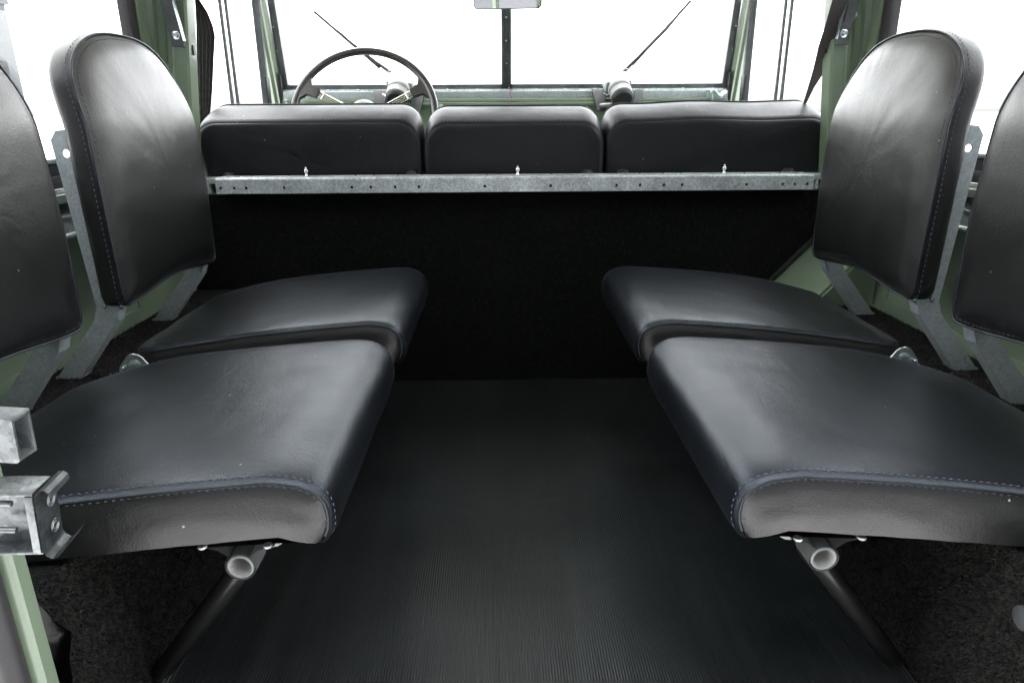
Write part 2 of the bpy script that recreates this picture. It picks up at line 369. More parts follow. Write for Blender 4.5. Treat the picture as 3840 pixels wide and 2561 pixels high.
# windscreen
wsl = .22   # rake
def wy(z): return .90-wsl*(z-.72)
WS = thing('windscreen', '', 'x'); WS.parent = V; del WS['label']; del WS['category']
bm = bmesh.new(); box(bm, -.75, .75, .895, .92, .700, .717, bev=.003); link('bottom_frame', bm, 'steel_grey', WS)
bm = bmesh.new(); box(bm, -.75, .75, .875, .90, .694, .700, bev=.001); link('frame_lip', bm, 'galv', WS)
for s in (-1, 1):
    bm = bmesh.new()
    for (xa, xb, ya, yb) in ((.735, .757, -.008, .012),):
        vs = [[Vector((s*x, wy(z)+y, z)) for x, y in ((xa, ya), (xb, ya), (xb, yb), (xa, yb))] for z in (.70, .95, 1.17)]
        grid(vs, bm, closed=True)
    link('side_frame', bm, 'steel_grey', WS, angle=30)
    for k in range(6):
        z = .75+k*.07; link('screw', nlathe([(.003, 0), (.003, -.001), (.0015, -.002)], (s*.751, wy(z)-.008, z), 'Y', 8), 'zinc', WS)
    # screen pillar (green, fluted)
    bm = bmesh.new(); rows = []
    for z, dx, w in ((.55, -.006, .050), (.70, 0, .050), (.85, .008, .045), (1.0, .016, .040), (1.18, .026, .034)):
        pr = [(.760, .0), (.760, -.022), (.768, -.030), (.776, -.026), (.784, -.032), (.760+w, -.022), (.760+w, .02), (.760, .02)]
        rows.append([Vector((s*(x-.004+dx*.4), wy(z)+y, z)) for x, y in pr])
    bm, R_ = grid(rows, bm, closed=True); bm.faces.new(R_[0]); bm.faces.new(R_[-1]); link('screen_pillar', bm, 'green', V, angle=25)
    bm = bmesh.new(); prism(bm, [(s*.757, .63), (s*.757, .745), (s*.752, .755), (s*.747, .745), (s*.747, .63)], 'Y', .86, .885); link('pillar_bracket', bm, 'black_metal', V)
bm = bmesh.new(); box(bm, -.72, .72, wy(1.17)-.01, wy(1.17)+.02, 1.16, 1.19); link('top_frame', bm, 'steel_grey', WS)
bm = bmesh.new()
rows = [[Vector((x, wy(z)+y, z)) for x, y in ((-.0172, .01), (-.0172, -.004), (-.0140, -.009), (-.0095, -.009), (-.0080, -.005), (.0080, -.005), (.0095, -.009), (.0140, -.009), (.0172, -.004), (.0172, .01))] for z in (.702, .9, 1.17)]
bm, _ = grid(rows, bm, closed=True); ctr = link('centre_strip', bm, 'steel_grey', WS, angle=25)
for k in range(5):
    z = .712+k*.068; link('rivet', nlathe([(.003, 0), (.003, -.001), (.0015, -.002)], (0, wy(z)-.005, z), 'Y', 8), 'zinc', WS)
link('strip_foot', nbox(-.0195, .0195, .876, .893, .701, .716, bev=.001), 'black_metal', WS)
for (a, b_) in ((-.735, -.0172), (.0172, .735)):
    bm = bmesh.new(); bm.faces.new([bm.verts.new(p) for p in ((a, wy(.715), .715), (b_, wy(.715), .715), (b_, wy(1.17), 1.17), (a, wy(1.17), 1.17))]); 
    link('pane', bm, 'glass', WS, False)
# dash
bm = bmesh.new(); box(bm, -.745, .745, .862, .89, .670, .694, bev=.002); dr = link('dash_rail', bm, 'galv_dull', V)
for k in range(15):
    link('screw', nlathe([(.003, 0), (.003, .001), (.0015, .002)], (-.70+k*.1, .885, .700), 'Z', 8), 'zinc', dr)
bm = bmesh.new(); box(bm, -.745, .745, .850, .875, .660, .667, bev=.002); box(bm, -.745, .745, .84, .86, .648, .658, bev=.003); link('dash_moulding', bm, 'green', V)
link('dash_panel', nbox(-.745, .745, .855, .875, .0, .646), 'green_deep', V, False)
link('footwell_panel', nbox(-.745, .745, .90, .92, -.02, .67), 'green_deep', V, False)
link('label_plate', nbox(.235, .272, .848, .85, .632, .644), 'white', V, False)
link('dash_clip', nbox(-.228, -.214, .838, .85, .622, .652, bev=.002), 'galv', V)
# ------------------------------------------------------------------ carpets and mat
bm = bmesh.new(); prism(bm, [(-.74, .0), (.60, .0), (.60, .244), (.70, .351), (.72, .453), (-.74, .453)], 'Y', -.008, -.001, bev=.002)
tag(link('bulkhead_carpet', bm, 'carpet', None, angle=30), 'black carpet covering the upright bulkhead below the galvanised rail', 'carpet')
tag(link('carpet_edge_trim', ntube([(.596, -.012, .238), (.62, -.012, .266), (.66, -.012, .309), (.703, -.012, .356)], .0045, 8), 'rubber'), 'black rubber edge trim along the slanting cut of the bulkhead carpet', 'edge trim')
def tufts(name, pieces, parent, count):
    """short pile made of small leaning blades; pieces: (origin, u, v, normal)"""
    vs = []; fs = []; areas = [p[1].length*p[2].length for p in pieces]; tot = sum(areas)
    for (o_, u, v, nn), a in zip(pieces, areas):
        ul, vl = u.normalized(), v.normalized()
        for _ in range(int(count*a/tot)):
            p = o_+u*random.random()+v*random.random(); an = random.random()*2*pi
            d = ul*cos(an)+vl*sin(an); e = ul*-sin(an)+vl*cos(an); h = random.uniform(.0012, .0028); w = random.uniform(.0005, .0009)
            q = p+nn*h+e*random.uniform(.0005, .003); i = len(vs)
            vs += [p-d*w, p+d*w, q+d*w*.6, q-d*w*.6]; fs.append((i, i+1, i+2, i+3))
    me = bpy.data.meshes.new(name); me.from_pydata(vs, [], fs); me.materials.append(M['tuft'])
    ob = bpy.data.objects.new(name, me); C.objects.link(ob); ob.parent = parent; ob['kind'] = 'stuff'; return ob
for s in (-1, 1):
    X = lambda a, b: (min(s*a, s*b), max(s*a, s*b))
    y1 = -.006 if s == -1 else -.21
    bm = bmesh.new(); box(bm, *X(.437, .742), -1.127, y1, .229, .236, bev=.002); box(bm, *X(.437, .4445), -1.127, -.012, .0, .228, bev=.002)
    w = link('wheel_box_carpet', bm, 'carpet', None)
    tag(w, 'black loop pile carpet over the %s wheel box, under the two %s seats' % (('left', 'left') if s < 0 else ('right', 'right')), 'carpet', 'carpets over the wheel boxes')
    Vv = Vector
    tufts('carpet_pile', [(Vv((s*.436, -1.126, .001)), Vv((0, .61, 0)), Vv((0, 0, .235)), Vv((-s, 0, 0)))], w, 95000)
    tufts('carpet_pile', [(Vv((s*.50, -1.06, .237)), Vv((0, .95, 0)), Vv((s*.24, 0, 0)), Vv((0, 0, 1)))], w, 22000)
    bm = nbox(*X(.40, .437), -1.10, -1.066, -.003, .001); 
    bm.free()
# ribbed rubber mat
rows = []; ys = [-1.10+k*1.088/28 for k in range(29)]; pitch = .0034; nr = 252; x0 = -pitch*nr/2+.000
xs = []
for i in range(nr):
    b0 = x0+i*pitch; xs += [(b0, -.0012), (b0+.0005, .0014), (b0+.0020, .0014), (b0+.0025, -.0012)]
def und(x, y): return .0022*noise.noise(Vector((x*6, y*4, 0)))+.0008*noise.noise(Vector((x*22, y*3, 4)))+.0025
for y in ys:
    rows.append([Vector((x+.0012*noise.noise(Vector((x*3, y*5, 7))), y, h+und(x, y)+max(0, abs(x)-.42)*.6)) for x, h in xs])
bm, _ = grid(rows)
tag(link('rubber_mat', bm, 'mat', None, angle=20), 'ribbed black rubber mat on the floor between the facing seats', 'floor mat')
bpy.data.objects['rubber_mat']
# ------------------------------------------------------------------ folding seats (built for the left side, far row)
def lerp(a, b, t): return a+(b-a)*t
def arc(cx, cz, r, a0, a1, n): return [(cx+r*cos(radians(lerp(a0, a1, k/n))), cz+r*sin(radians(lerp(a0, a1, k/n)))) for k in range(n+1)]
PR = [(-.198, .246), (-.1925, .253), (-.1895, .262), (-.1885, .272), (-.189, .2815), (-.1905, .2895), (-.1935, .2965), (-.1980, .3020), (-.2035, .3062), (-.2095, .3092), (-.2165, .3115), (-.225, .3132), (-.236, .3143)]
PR += [(lerp(-.247, -.585, k/22), lerp(.3145, .279, k/22)+.004*sin(pi*k/22)) for k in range(0, 23)]
PR += arc(-.592, .263, .0155, 80, 185, 6)[1:] + [(-.608, .24), (-.604, .222)]
def yn(x):
    y = -.552-.020*max(0, (-x-.25)/.35)**1.5
    if x < -.565: r = .045; y += r-sqrt(max(0, r*r-(min(r, -.565-x))**2))
    if x > -.21: y += .005*((x+.21)/.022)**2
    return y
def yf(x):
    y = -.151
    if x < -.46: r = .16; d = min(r*.99, -.46-x); y -= (r-sqrt(r*r-d*d))*1.0
    if x > -.222: r = .05; d = min(r, x+.222); y -= r-sqrt(r*r-d*d)
    return y
def surf(i, v):
    x, z = PR[i]; a, b = yn(x), yf(x); y = lerp(a, b, v)
    # normal in profile
    p, q = PR[max(i-1, 0)], PR[min(i+1, len(PR)-1)]; nx, nz = (p[1]-q[1]), (q[0]-p[0]); L = sqrt(nx*nx+nz*nz) or 1; nx, nz = -nx/L, -nz/L
    dn = min(y-a, b-y); k = -.0026*math.exp(-(dn/.0035)**2) + .0036*(1-math.exp(-dn/.012))
    k += .0012*noise.noise(Vector((x*18, y*16, 1.7)))*(1-math.exp(-dn/.02)) + .0006*noise.noise(Vector((x*60, y*30, 5)))
    return Vector((x+nx*k, y, z+nz*k)), Vector((nx, 0, nz))
SEATG = 'fold down seats facing each other across the mat'
def make_seat():
    t = thing('folding_seat', 'x', 'seat', SEATG)
    vv = [0, .006, .012, .02, .035, .06, .1]+[.15+.05*k for k in range(15)]+[.9, .94, .965, .98, .988, .994, 1]
    cu = link('cushion', grid([[surf(i, v)[0] for v in vv] for i in range(len(PR))])[0], 'vinyl', t, angle=80)
    for side in (0, 1):
        rows = []; n_ = len(PR)
        for i, (x, z) in enumerate(PR):
            e = surf(i, 0 if side == 0 else 1)[0]
            xm = min(max(x, -.575), -.235); zm = .262 - .07*(-xm-.2)
            row = []
            for k in range(9):
                u = k/8; p = Vector((lerp(e.x, xm, u), 0, lerp(e.z, zm, u)))
                q = e-Vector((0, 0, 0)); inset = .0014*min(1, k) if k else .0
                yb = yn(p.x) if side == 0 else yf(p.x)
                bul = .0075*(1-(1-u)**2.2)+.0012*noise.noise(Vector((p.x*30, p.z*60, 3+side)))*min(1, k)
                sg = -1 if side == 0 else 1
                row.append(Vector((p.x, yb-sg*.0012+sg*(bul-(.0022 if k == 0 else .0)), p.z)))
            rows.append(row)
        ep = link('end_panel', grid(rows)[0], 'vinyl_end', t, angle=80)
        bm = bmesh.new(); sg = -1 if side == 0 else 1
        P = [lerp(r[0].x, r[1].x, .22) for r in rows]; Q = [lerp(r[0].z, r[1].z, .22) for r in rows]
        acc = 0; nxt = .004
        for j in range(3, len(P)-1):
            a = Vector((P[j-1], 0, Q[j-1])); b = Vector((P[j], 0, Q[j])); L = (b-a).length; dv = (b-a).normalized()
            ya = (yn if side == 0 else yf)(P[j])+sg*.0025
            while acc+L > nxt:
                c_ = a+dv*(nxt-acc); c_.y = ya; sd_ = dv.cross(Vector((0, 1, 0)))
                q = [c_-dv*.0022, c_+sd_*.0006, c_+dv*.0022, c_-sd_*.0006, c_+Vector((0, sg*.0009, 0))]
                vs = [bm.verts.new(x) for x in q]
                for f in ((0,1,4),(1,2,4),(2,3,4),(3,0,4)): bm.faces.new([vs[k] for k in f])
                nxt += .0068
            acc += L
        st = link('stitching', bm, 'thread_dark', ep, False); st['kind'] = 'stuff'
    # piping of the seam + stitches
    for side in (0, 1):
        v = .0 if side == 0 else 1.0
        pts = [surf(i, v)[0]+surf(i, v)[1]*-.0006 for i in range(1, len(PR)-1)]
        link('seam', ntube(pts, .0013, 8), 'vinyl', cu)
        bm = bmesh.new(); P = [surf(i, .017 if side == 0 else .983) for i in range(1, len(PR)-1)]
        # resample along the length
        acc = 0; last = P[0][0]; nxt = .004
        for j in range(1, len(P)):
            a, b = P[j-1][0], P[j][0]; L = (b-a).length; dirn = (b-a).normalized(); pos = 0
            while acc+L > nxt:
                c_ = a+dirn*(nxt-acc); nn = P[j][1]; s2 = dirn.cross(nn)
                q = [c_-dirn*.0024, c_+s2*.0007+nn*.0004, c_+dirn*.0024, c_-s2*.0007+nn*.0004, c_+nn*.0011]
                vs = [bm.verts.new(x) for x in q]
                for f in ((0,1,4),(1,2,4),(2,3,4),(3,0,4)): bm.faces.new([vs[k] for k in f])
                nxt += .0068
            acc += L
        st = link('stitching', bm, 'thread', cu, False); st['kind'] = 'stuff'
    bm = bmesh.new(); vs = [bm.verts.new((x, yy, z)) for x, yy, z in ((-.197, -.545, .247), (-.197, -.16, .247), (-.6, -.30, .223), (-.6, -.54, .223))]; bm.faces.new(vs)
    bmesh.ops.solidify(bm, geom=bm.faces[:], thickness=-.006)
    link('base_board', bm, 'under', t, False)
    # ---- backrest
    cy0, cz0 = -.405, .535
    def X0(z): u = min(1, max(0, (z-.6)/.1)); return -.594-.004*(z-.35)/.2-.013*u*u*(3-2*u)
    out = []
    NE, FE = -.579, -.231
    for k in range(25): out.append((lerp(NE+.012, FE-.012, k/24), .352+.012*sin(pi*k/24)**2))
    out += [(FE-.005, .354), (FE, .360)]
    for k in range(10): out.append((FE+.006*sin(pi*(k+1)/11), .360+(.60-.360)*(k+1)/11))
    for k in range(41):
        a = pi*k/40; c, s_ = cos(a), sin(a); e = 2/2.3 if c > 0 else 2/2.7; hw = (FE-NE)/2
        out.append(((FE+NE)/2+(hw if c > 0 else hw+.008*abs(s_))*(abs(c)**e)*(1 if c > 0 else -1), .60+.137*(abs(s_)**e)))
    for k in range(10): out.append((NE-.000*sin(pi*(k+1)/11), .60-(.60-.360)*(k+1)/11))
    out += [(NE, .360), (NE+.005, .354)]
    # resample
    Ls = [0]
    for a, b in zip(out, out[1:]+out[:1]): Ls.append(Ls[-1]+math.dist(a, b))
    N = 132; rs = []; j = 0
    for k in range(N):
        d = Ls[-1]*k/N
        while Ls[j+1] < d: j += 1
        a, b = out[j], out[(j+1) % len(out)]; u = (d-Ls[j])/(Ls[j+1]-Ls[j]); rs.append((lerp(a[0], b[0], u), lerp(a[1], b[1], u)))
    def ring(r, off, wob=.0):
        R = []
        for (y, z) in rs:
            yy, zz = lerp(cy0, y, r), lerp(cz0, z, r)
            nz = .0007*noise.noise(Vector((yy*17, zz*17, 9)))+.0005*noise.noise(Vector((yy*60, zz*60, 2)))
            R.append(Vector((X0(zz)+off+nz*wob, yy, zz)))
        return R
    def edge_dist(y, z):
        best = 9
        for (a0, b0), (a1, b1) in zip(rs, rs[1:]+rs[:1]):
            dx, dz = a1-a0, b1-b0; u = max(0, min(1, ((y-a0)*dx+(z-b0)*dz)/(dx*dx+dz*dz))); best = min(best, (y-a0-dx*u)**2+(z-b0-dz*u)**2)
        return sqrt(best)
    face = []
    for r in (.02, .12, .24, .36, .48, .58, .67, .74, .80, .85, .89, .92, .945, .965, .98, .99, .999):
        R = ring(r, 0, 1 if r < .97 else .3)
        for v in R:
            d = edge_dist(v.y, v.z); dome = .0225*(1-.30*((v.y-cy0)/.17)**2-.42*((v.z-cz0)/.19)**2)
            v.x += dome*(1-math.exp(-(d/.0135)**1.25))-(.0012 if r > .998 else 0)
        face.append(R)
    bm, R_ = grid(face, closed=True); bm.faces.new(R_[0])
    bk = link('backrest', bm, 'vinyl_back', t, angle=80)
    border = [ring(r, b_, .5) for r, b_ in ((.999, -.0012), (1.006, .0008), (1.010, -.003), (1.013, -.012), (1.014, -.018), (1.012, -.024), (1.004, -.029), (.985, -.032), (.94, -.033), (.02, -.033))]
    bm, R_ = grid(border, closed=True); bm.faces.new(R_[-1])
    link('border', bm, 'vinyl_end', bk, angle=80)
    def stitch_ring(r, off, nrm, step=.0078, name='stitching', mtl='thread_dark'):
        P = ring(r, off); bm = bmesh.new(); acc = 0; nxt = .003
        for j in range(len(P)):
            a, b = P[j], P[(j+1) % len(P)]; L = (b-a).length; dirn = (b-a).normalized(); nn = nrm(dirn); s2 = dirn.cross(nn)
            while acc+L > nxt:
                c_ = a+dirn*(nxt-acc)
                q = [c_-dirn*.0026, c_+s2*.0008, c_+dirn*.0026, c_-s2*.0008, c_+nn*.0010]
                vs = [bm.verts.new(x) for x in q]
                for f in ((0,1,4),(1,2,4),(2,3,4),(3,0,4)): bm.faces.new([vs[k] for k in f])
                nxt += step
            acc += L
        st = link(name, bm, mtl, bk, False); st['kind'] = 'stuff'
    stitch_ring(1.0135, -.0062, lambda d: -(Vector((1, 0, 0)).cross(d)), mtl='thread')
    stitch_ring(.968, .0043, lambda d: Vector((1, 0, 0)))
    link('seam', ntube(ring(1.003, .0006), .0017, 8, closed=True), 'vinyl', bk)
    # tucked end caps of the trim at the lower near corner
    bm = bmesh.new()
    lathe(bm, [(.0015, -.002), (.0035, -.001), (.0035, .001), (.0015, .002)], (-.598, -.580, .352), 'Y', 8)
    lathe(bm, [(.0015, -.002), (.0035, -.001), (.0035, .001), (.0015, .002)], (-.622, -.581, .353), 'Y', 8)
    link('trim_tack', bm, 'chrome', bk)
    # ---- galvanised brackets (near and far)
    for y, nm in ((-.574, 0), (-.262, 1)):
        zt_ = .592 if nm == 0 else .50
        bm = holed_strip(zt_-.352, .034, [(zt_-.352-.019, .018)], .0056, .003)
        ln_ = zt_-.352
        for v in bm.verts:
            v.co.z = v.co.z  # across the strap
        mt = Matrix.Translation((-.604, y, .352)) @ Matrix.Rotation(radians(90+3.9), 4, Vector((0, -1, 0)))
        bmesh.ops.transform(bm, matrix=mt, verts=bm.verts)
        up = mt.to_3x3() @ Vector((1, 0, 0)); ac = mt.to_3x3() @ Vector((0, 0, 1)); o0 = mt.translation+up*ln_
        tp = [o0, o0+ac*.034, o0+ac*.024+up*.012, o0+ac*.007+up*.012]
        prism(bm, [(p.x, p.z) for p in tp], 'Y', y, y+.003)
        prism(bm, [(-.604, .3525), (-.638, .3500), (-.645, .330), (-.7205, .2365), (-.684, .2365), (-.613, .327)], 'Y', y-.0002, y+.0028)
        br = link('bracket', bm, 'galv_dull', t, False)
        yy = (y, y+.025)
        bm = bmesh.new()
        prism(bm, [(-.613, .327), (-.684, .2365), (-.687, .2385), (-.616, .3295)], 'Y', *yy)
        prism(bm, [(-.604, .3525), (-.613, .327), (-.616, .3295), (-.607, .3525)], 'Y', *yy)
        link('flange', bm, 'galv_dull', br, False)
        bm = bmesh.new(); box(bm, -.722, -.682, y, y+.027, .2368, .2398, bev=.001); link('foot_plate', bm, 'galv_dull', br)
    # ---- hinge lug at the outer near corner
    hl = bmesh.new(); ox, oy, lz = -.580, -.606, .012
    poly = [(ox-.030, .232), (ox-.022, .256)]+[(ox+.014*cos(radians(a)), .262+.0135*sin(radians(a))) for a in (150, 120, 90, 60, 30)]+[(ox+.022, .256), (ox+.030, .232)]
    prism(hl, [(p, q+lz) for p, q in poly], 'Y', oy, oy+.003, bev=.0008)
    prism(hl, [(ox+.024, .232), (ox+.017, .258), (ox+.012, .268), (ox+.015, .270), (ox+.021, .259), (ox+.030, .232)], 'Y', oy-.008, oy, bev=.0006)
    prism(hl, [(ox-.024, .232), (ox-.017, .258), (ox-.012, .268), (ox-.015, .270), (ox-.021, .259), (ox-.030, .232)], 'Y', oy-.008, oy, bev=.0006)
    h = link('hinge_lug', hl, 'zinc', t, angle=30)
    link('rivet', nlathe([(.0085, 0), (.0085, -.0012), (.0055, -.003), (.002, -.0035)], (ox, oy, .258+lz), 'Y', 16), 'zinc', h)
    link('screw', nlathe([(.0045, 0), (.0045, .003), (.002, .004)], (ox-.045, oy-.01, .236), 'Z', 8), 'chrome', h)
    # ---- pivot tube, clamp, support leg
    px, pz = -.279, .2195
    bm = bmesh.new(); R0, R1 = .0125, .0098; y0_, y1_ = -.545, -.17; seg = 24
    def cr(r, y): return [Vector((px+r*cos(2*pi*k/seg), y, pz+r*sin(2*pi*k/seg))) for k in range(seg)]
    grid([cr(R0, y1_), cr(R0, y0_), cr((R0+R1)/2, y0_-.001), cr(R1, y0_)], bm, closed=True); link('pivot_tube', bm, 'hub', t, angle=50)
    bm, _ = grid([cr(R1, y0_), cr(R1*.98, y0_+.10), cr(.001, y0_+.10)], closed=True); link('tube_bore', bm, 'inner_tube', t, angle=50)
    bm = bmesh.new()
    pts = [(px+.034, .2418)]+[(px+.0185, .2375)]+[(px+.0145*cos(radians(a)), pz+.0145*sin(radians(a))) for a in range(50, -231, -14)]+[(px-.0185, .2375), (px-.034, .2418)]
    rows = []
    for yy in (-.545, -.515):
        rows.append([Vector((x, yy, z)) for x, z in pts])
    grid(rows, bm); bmesh.ops.solidify(bm, geom=bm.faces[:], thickness=.0018); cl = link('clamp', bm, 'hub', t, angle=40)
    for sx in (-1, 1):
        link('rivet', nlathe([(.0042, .003), (.0042, .0008), (.002, 0)], (px+sx*.030, -.549, .2435), 'Z', 10), 'galv', cl)
    y_ = -.50
    link('leg', ntube([(px, y_, pz-.002), (px-.006, y_-.001, pz-.018), (px-.05, y_+.008, .145), (px-.138, y_+.030, .030), (px-.148, y_+.034, .018)], [.0105, .0112, .0112, .0110, .0080], 18), 'black_metal', t, angle=50)
    bm = bmesh.new(); lathe(bm, [(.013, 0), (.013, .012), (.010, .016)], (px+.021, -.515, .233), 'Y', 16); link('end_cap', bm, 'inner_tube', t)
    return t
far_left = make_seat()
near_left = copy_tree(far_left)
far_right = copy_tree(far_left); far_right.scale = (-1, 1, 1); far_right.location.x = -.006
near_right = copy_tree(far_left); near_right.scale = (-1, 1, 1)
near_left.location = (-.002, -.480, -.001); near_right.location = (-.012, -.481, -.002)
far_right.rotation_euler.z = radians(-.5); near_left.rotation_euler.z = radians(-.4)
for r in (near_left, near_right):
    for ch in r.children:
        if ch.name.startswith(('backrest', 'bracket')): ch.location.y += .025
far_right.location.y = -.008
far_left['label'] = 'black vinyl folding seat in the far left corner, next to the bulkhead'
near_left['label'] = 'black vinyl folding seat at the left in front, beside the square tube and striker bracket'
far_right['label'] = 'black vinyl folding seat in the far right corner, beside the green gusset panel'
near_right['label'] = 'black vinyl folding seat in front at the right, backrest cut by the picture edge'
# ------------------------------------------------------------------ front seat backs
def front_pad(xa, xb, zt, label, dz=0, side=0):
    zb_ = .44; cx_ = (xa+xb)/2; cz_ = (zb_+zt)/2; hw = (xb-xa)/2
    def outline(g, gz_, r, n=9):
        x0_, x1_, z0_, z1_ = xa-g, xb+g, zb_-.0, zt+gz_; P = []
        for (cx2, cz2, a0, rr) in ((x1_-r, z1_-r, 0, r), (x0_+r, z1_-r, 90, r), (x0_+.02, z0_+.02, 180, .02), (x1_-.02, z0_+.02, 270, .02)):
            for k in range(n+1):
                a = radians(a0+90*k/n); P.append((cx2+rr*cos(a), cz2+rr*sin(a)))
            # straight subdivision towards the next corner is added below
        Q = []
        for a, b in zip(P, P[1:]+P[:1]):
            m_ = max(1, int(math.dist(a, b)/.03))
            for k in range(m_): Q.append((lerp(a[0], b[0], k/m_), lerp(a[1], b[1], k/m_)))
        return Q
    base = outline(0, 0, .050)
    N_ = len(base)
    def ring(r, y, gx=0, gzz=0, wob=0, tilt=0):
        R = []
        for (x, z) in base:
            dx = (x-cx_)/hw; dz_ = (z-cz_)/(zt-cz_)
            xx = lerp(cx_, x, r)+gx*max(-1, min(1, dx*1.6))*(1 if abs(dx) > .55 else abs(dx)/.55)
            zz = lerp(cz_, z, r)+gzz*max(0, min(1, dz_*1.3))
            w_ = wob*(.006*noise.noise(Vector((xx*7, zz*9, xa)))+.002*noise.noise(Vector((xx*26, zz*26, xa))))
            if side and dx*side > .5 and zz < .57: xx -= side*.022*((.57-zz)/.13)**1.2*(abs(dx)-.5)*2
            sag = dz*.5*noise.noise(Vector((xx*5, xa, 0)))*max(0, dz_)
            R.append(Vector((xx, y+w_, zz+sag)))
        return R
    fr = [ring(r, y, wob=wb) for r, y, wb in ((.02, .030, .6), (.3, .030, 1), (.55, .031, 1), (.75, .032, 1), (.88, .0335, .8), (.95, .035, .5), (.985, .037, .2), (.998, .040, 0))]
    t = thing('front_seat_back', label, 'seat back', 'row of three front seat backs')
    bm, R_ = grid(fr, closed=True); bm.faces.new(R_[0]); rp = link('rear_panel', bm, 'vinyl_front', t, angle=80)
    bd = [ring(.998, .040), ring(1.0, .041, .0012, .0035, 0), ring(1.0, .050, .0025, .009, .2), ring(1.0, .075, .0045, .020, .6), ring(1.0, .110, .005, .032, .8), ring(1.0, .135, .0035, .0375, .6), ring(1.0, .150, .0, .0395, .3), ring(1.0, .158, -.006, .037, 0), ring(.95, .163, -.01, .03, 0), ring(.5, .165), ring(.02, .165)]
    bm, R_ = grid(bd, closed=True); bm.faces.new(R_[-1]); link('cushion_border', bm, 'vinyl_front', t, angle=80)
    for (rg, mtl) in ((ring(1.0, .0465, .002, .007), 'thread'),):
        bm = bmesh.new(); acc = 0; nxt = .003; P = rg
        for j in range(len(P)):
            a, b = P[j], P[(j+1) % len(P)]; L = (b-a).length; dirn = (b-a).normalized(); nn = Vector((0, 0, 1)) if abs(dirn.z) < .7 else Vector((1 if a.x > cx_ else -1, 0, 0)); s2 = dirn.cross(nn)
            while acc+L > nxt:
                c_ = a+dirn*(nxt-acc); q = [c_-dirn*.0026, c_+s2*.0009, c_+dirn*.0026, c_-s2*.0009, c_+nn*.0011]
                vs = [bm.verts.new(x) for x in q]
                for f in ((0,1,4),(1,2,4),(2,3,4),(3,0,4)): bm.faces.new([vs[k] for k in f])
                nxt += .008
            acc += L
        st = link('stitching', bm, mtl, t, False); st['kind'] = 'stuff'
    link('front_piping', ntube(ring(1.0, .150, .0005, .0405), .0022, 8, closed=True), 'rubber', t)
    return t
front_pad(-.714, -.212, .604, 'wide black vinyl front seat back on the left, below the steering wheel', 0, -1)
front_pad(-.199, .205, .599, 'narrow black vinyl seat back in the middle of the front row')
front_pad(.2155, .727, .606, 'wide black vinyl front seat back on the right, below the slanting seat belt', .014, 1)
# ------------------------------------------------------------------ galvanised rail across the bulkhead
def rX(px): return -.6475+(px-500)*.00096
R = thing('galvanised_rail', 'galvanised channel rail with small holes running across the top of the carpeted bulkhead', 'rail')
hx = [510, 540, 567, 652, 805, 848, 903, 957, 1107, 1258, 1409, 1463, 1518, 1560, 1709, 1793, 1821, 1850]
xa, xb = -.6475, .6615
bm = holed_strip(xb-xa, .029, [(rX(p)-xa, .012) for p in hx], .0034, .004)
bmesh.ops.transform(bm, matrix=Matrix.Translation((xa, -.044, .4585)), verts=bm.verts)
# rolled top edge and top flange
rows = []
for x in (xa, -.4, 0, .4, xb):
    rows.append([Vector((x, y, z)) for y, z in ((-.044, .4875), (-.0435, .4895), (-.042, .4912), (-.0395, .492), (-.030, .4922), (.012, .4922), (.012, .489), (-.038, .489), (-.041, .4875))])
grid(rows, bm)
for x in (xa, xb):
    box(bm, x-.0008, x+.0008, -.0438, .010, .459, .4915)
link('channel', bm, 'galv', R, angle=50)
for p in (699, 1183, 1662):
    link('snap_stud', nlathe([(.0048, 0), (.0048, .002), (.0030, .004), (.0028, .008), (.0045, .0105), (.0050, .013), (.0035, .0155), (.0020, .0165), (.0024, .0185), (.0015, .020)], (rX(p), -.020, .492), 'Z', 14), 'chrome', R, angle=60)
for p in hx[::1]:
    link('rivet', nlathe([(.0032, 0), (.0028, .001), (.0012, .0016)], (rX(p)+.004, -.012, .4922), 'Z', 8), 'zinc', R)
for p in (507, 935, 1350, 1435, 1832):
    g_ = 'rubber buffers behind the galvanised rail'
    where = {507: 'at the left end of the rail', 935: 'below the inner edge of the left seat back', 1350: 'below the right edge of the middle seat back', 1435: 'below the inner edge of the right seat back', 1832: 'at the right end of the rail'}[p]
    tag(link('rubber_buffer', nlathe([(.014, -.004), (.014, .003), (.0115, .008), (.006, .0105), (.002, .011)], (rX(p), .026, .4895), 'Z', 16), 'plastic'), 'small dark round rubber buffer '+where, 'buffer', g_)
for s in (-1, 1):
    X = lambda a, b: (min(s*a, s*b), max(s*a, s*b))
    t = thing('bulkhead_capping', 'short galvanised capping piece beyond the %s end of the rail' % ('left' if s < 0 else 'right'), 'capping', 'capping pieces at the rail ends')
    link('top_plate', nbox(*X(.670 if s > 0 else .655, .742), -.020, .025, .478, .490, bev=.002), 'galv', t)
    link('latch_block', nbox(*X(.700, .735), -.012, .012, .490, .508, bev=.003), 'galv_dull', t)
    link('hinge_pin', ntube([(s*.69, -.016, .471), (s*.742, -.016, .471)], .003, 8), 'zinc', t)
